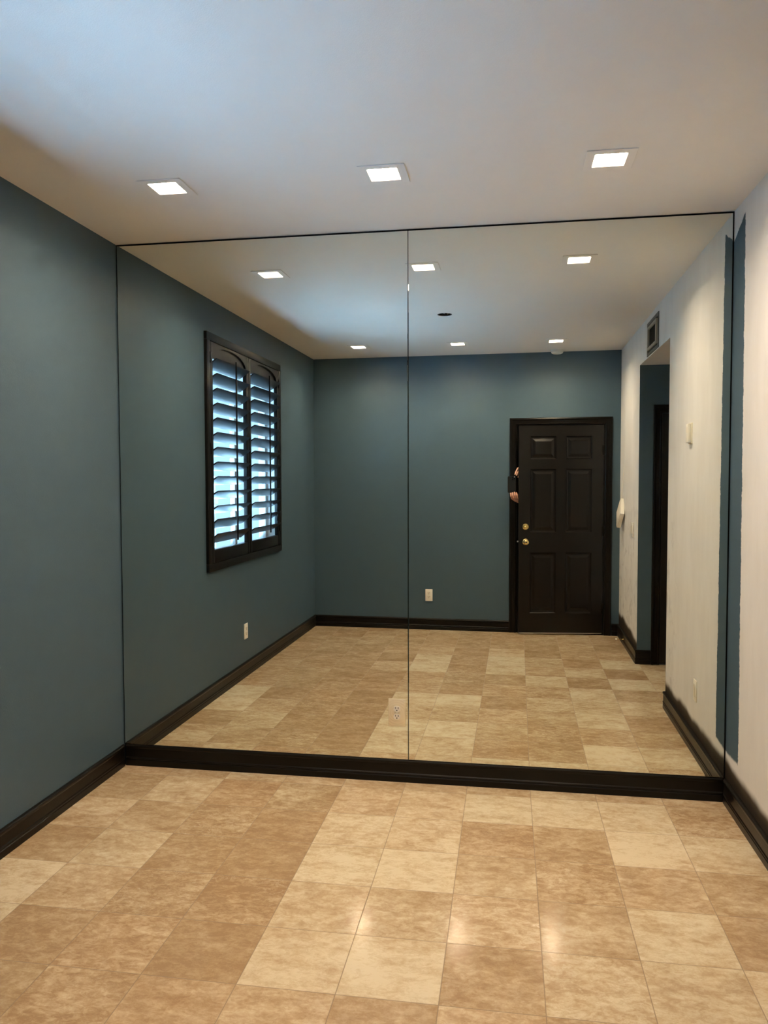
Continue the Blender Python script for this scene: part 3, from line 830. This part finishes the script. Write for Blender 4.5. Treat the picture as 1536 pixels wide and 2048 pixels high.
chains = [
 [W_(PX, PY, .96, .13, 'pelvis'), W_(PX, PY, 1.16, .12), W_(PX, PY+.01, 1.38, .125, 'chest'), W_(PX, PY+.02, 1.52, .055), W_(PX, PY+.04, 1.60, .085), W_(PX, PY+.04, 1.70, .078)],
 [('@', 'pelvis'), W_(PX-.10, PY, .88, .085), W_(PX-.11, PY+.02, .50, .058), W_(PX-.12, PY, .10, .042), W_(PX-.12, PY+.14, .045, .036)],
 [('@', 'pelvis'), W_(PX+.10, PY, .88, .085), W_(PX+.11, PY+.02, .50, .058), W_(PX+.12, PY, .10, .042), W_(PX+.12, PY+.14, .045, .036)],
 # left arm, lower hand: fist round the phone's bottom
 [('@', 'chest'), W_(PX-.18, PY+.02, 1.41, .058), W_(PX-.21, PY+.18, 1.18, .042), W_(.128, -3.965, 1.251, .027), W_(.088, -3.885, 1.291, .030, 'lp')],
 [('@', 'lp'), W_(.055, -3.835, 1.316, .0105), W_(.044, -3.797, 1.328, .0095), W_(.040, -3.781, 1.356, .0088), W_(.034, -3.790, 1.381, .0078)],
 [('@', 'lp'), W_(.044, -3.842, 1.308, .0108), W_(.026, -3.800, 1.322, .0098), W_(.022, -3.780, 1.352, .0090), W_(.017, -3.789, 1.385, .0080)],
 [('@', 'lp'), W_(.036, -3.850, 1.300, .0105), W_(.010, -3.806, 1.318, .0095), W_(.003, -3.782, 1.346, .0088), W_(-.002, -3.790, 1.380, .0078)],
 [('@', 'lp'), W_(.030, -3.858, 1.292, .0095), W_(-.004, -3.812, 1.318, .0085), W_(-.014, -3.787, 1.342, .0078), W_(-.018, -3.791, 1.376, .0070)],
 [('@', 'lp'), W_(.060, -3.880, 1.336, .0115), W_(.030, -3.840, 1.371, .0100), W_(.006, -3.826, 1.408, .0085)],
 # right arm, upper hand: fingers reaching down on the phone's top corner
 [('@', 'chest'), W_(PX+.18, PY+.02, 1.41, .058), W_(PX+.15, PY+.22, 1.24, .042), W_(.165, -3.975, 1.585, .027), W_(.118, -3.900, 1.610, .030, 'rp')],
 [('@', 'rp'), W_(.080, -3.862, 1.630, .0100), W_(.052, -3.832, 1.612, .0090), W_(.032, -3.812, 1.578, .0082), W_(.022, -3.800, 1.546, .0074)],
 [('@', 'rp'), W_(.082, -3.860, 1.606, .0105), W_(.060, -3.832, 1.588, .0094), W_(.044, -3.814, 1.560, .0085), W_(.036, -3.806, 1.536, .0075)],
 [('@', 'rp'), W_(.088, -3.864, 1.584, .0100), W_(.070, -3.838, 1.566, .0090), W_(.056, -3.824, 1.540, .0080)],
 [('@', 'rp'), W_(.096, -3.872, 1.566, .0090), W_(.082, -3.850, 1.548, .0080), W_(.070, -3.840, 1.526, .0072)],
 [('@', 'rp'), W_(.100, -3.900, 1.575, .0115), W_(.072, -3.872, 1.548, .0100), W_(.050, -3.850, 1.520, .0085)],
]
skin_mesh('body', chains, M['skin'], pe)
skin_mesh('jacket', [[W_(PX, PY, .78, .17, 'a'), W_(PX, PY, .95, .165), W_(PX, PY, 1.15, .15), W_(PX, PY+.01, 1.39, .148, 'c'), W_(PX, PY+.02, 1.50, .075)],
 [('@', 'c'), W_(PX-.18, PY+.02, 1.41, .085), W_(PX-.21, PY+.18, 1.18, .078), W_(.150, -4.000, 1.241, .046)],
 [('@', 'c'), W_(PX+.18, PY+.02, 1.41, .085), W_(PX+.15, PY+.22, 1.24, .075), W_(.190, -4.005, 1.560, .044)]], M['cloth'], pe)
skin_mesh('trousers', [[W_(PX, PY, 1.05, .14, 'p'), W_(PX, PY, .93, .145, 'q')],
 [('@', 'q'), W_(PX-.10, PY, .86, .105), W_(PX-.11, PY+.02, .50, .078), W_(PX-.12, PY, .12, .062)],
 [('@', 'q'), W_(PX+.10, PY, .86, .105), W_(PX+.11, PY+.02, .50, .078), W_(PX+.12, PY, .12, .062)]], M['cloth'], pe)
hb = B(); add_lathe(hb, [(0,.115),(.05,.105),(.085,.06),(.095,.0),(.085,-.03),(.07,-.02)], 'Z', 20, (0, .03, 1.66)); part('hair', hb, M['cloth'], pe, smooth=60)

# ------------------------------------------------------------------ daylight
wd = bpy.data.worlds.new('daylight'); SC.world = wd; wd.use_nodes = True
nt = wd.node_tree; nt.nodes.clear()
out = nt.nodes.new('ShaderNodeOutputWorld'); bg = nt.nodes.new('ShaderNodeBackground')
bg.inputs[0].default_value = (.38, .65, 1.0, 1); bg.inputs[1].default_value = 2.2
nt.links.new(bg.outputs[0], out.inputs[0])

sun = bpy.data.lights.new('sun', 'SUN'); so = bpy.data.objects.new('sun', sun); COL.objects.link(so)
sun.energy = 205; sun.angle = .02; sun.color = (.33, .62, 1.0)
so.rotation_euler = Vector((0.0, -.45, -.89)).to_track_quat('-Z', 'Y').to_euler()

# ------------------------------------------------------------------ render look
SC.view_settings.view_transform = 'Standard'; SC.view_settings.look = 'None'
SC.view_settings.gamma = 1.0; SC.view_settings.use_curve_mapping = False
SC.view_settings.exposure = 0.0
SC.render.engine = 'CYCLES'
c = SC.cycles
c.use_denoising = True
c.max_bounces = 14; c.diffuse_bounces = 7; c.glossy_bounces = 8; c.transparent_max_bounces = 12
c.blur_glossy = 1.0; c.sample_clamp_indirect = 50.0
c.caustics_reflective = True; c.caustics_refractive = False
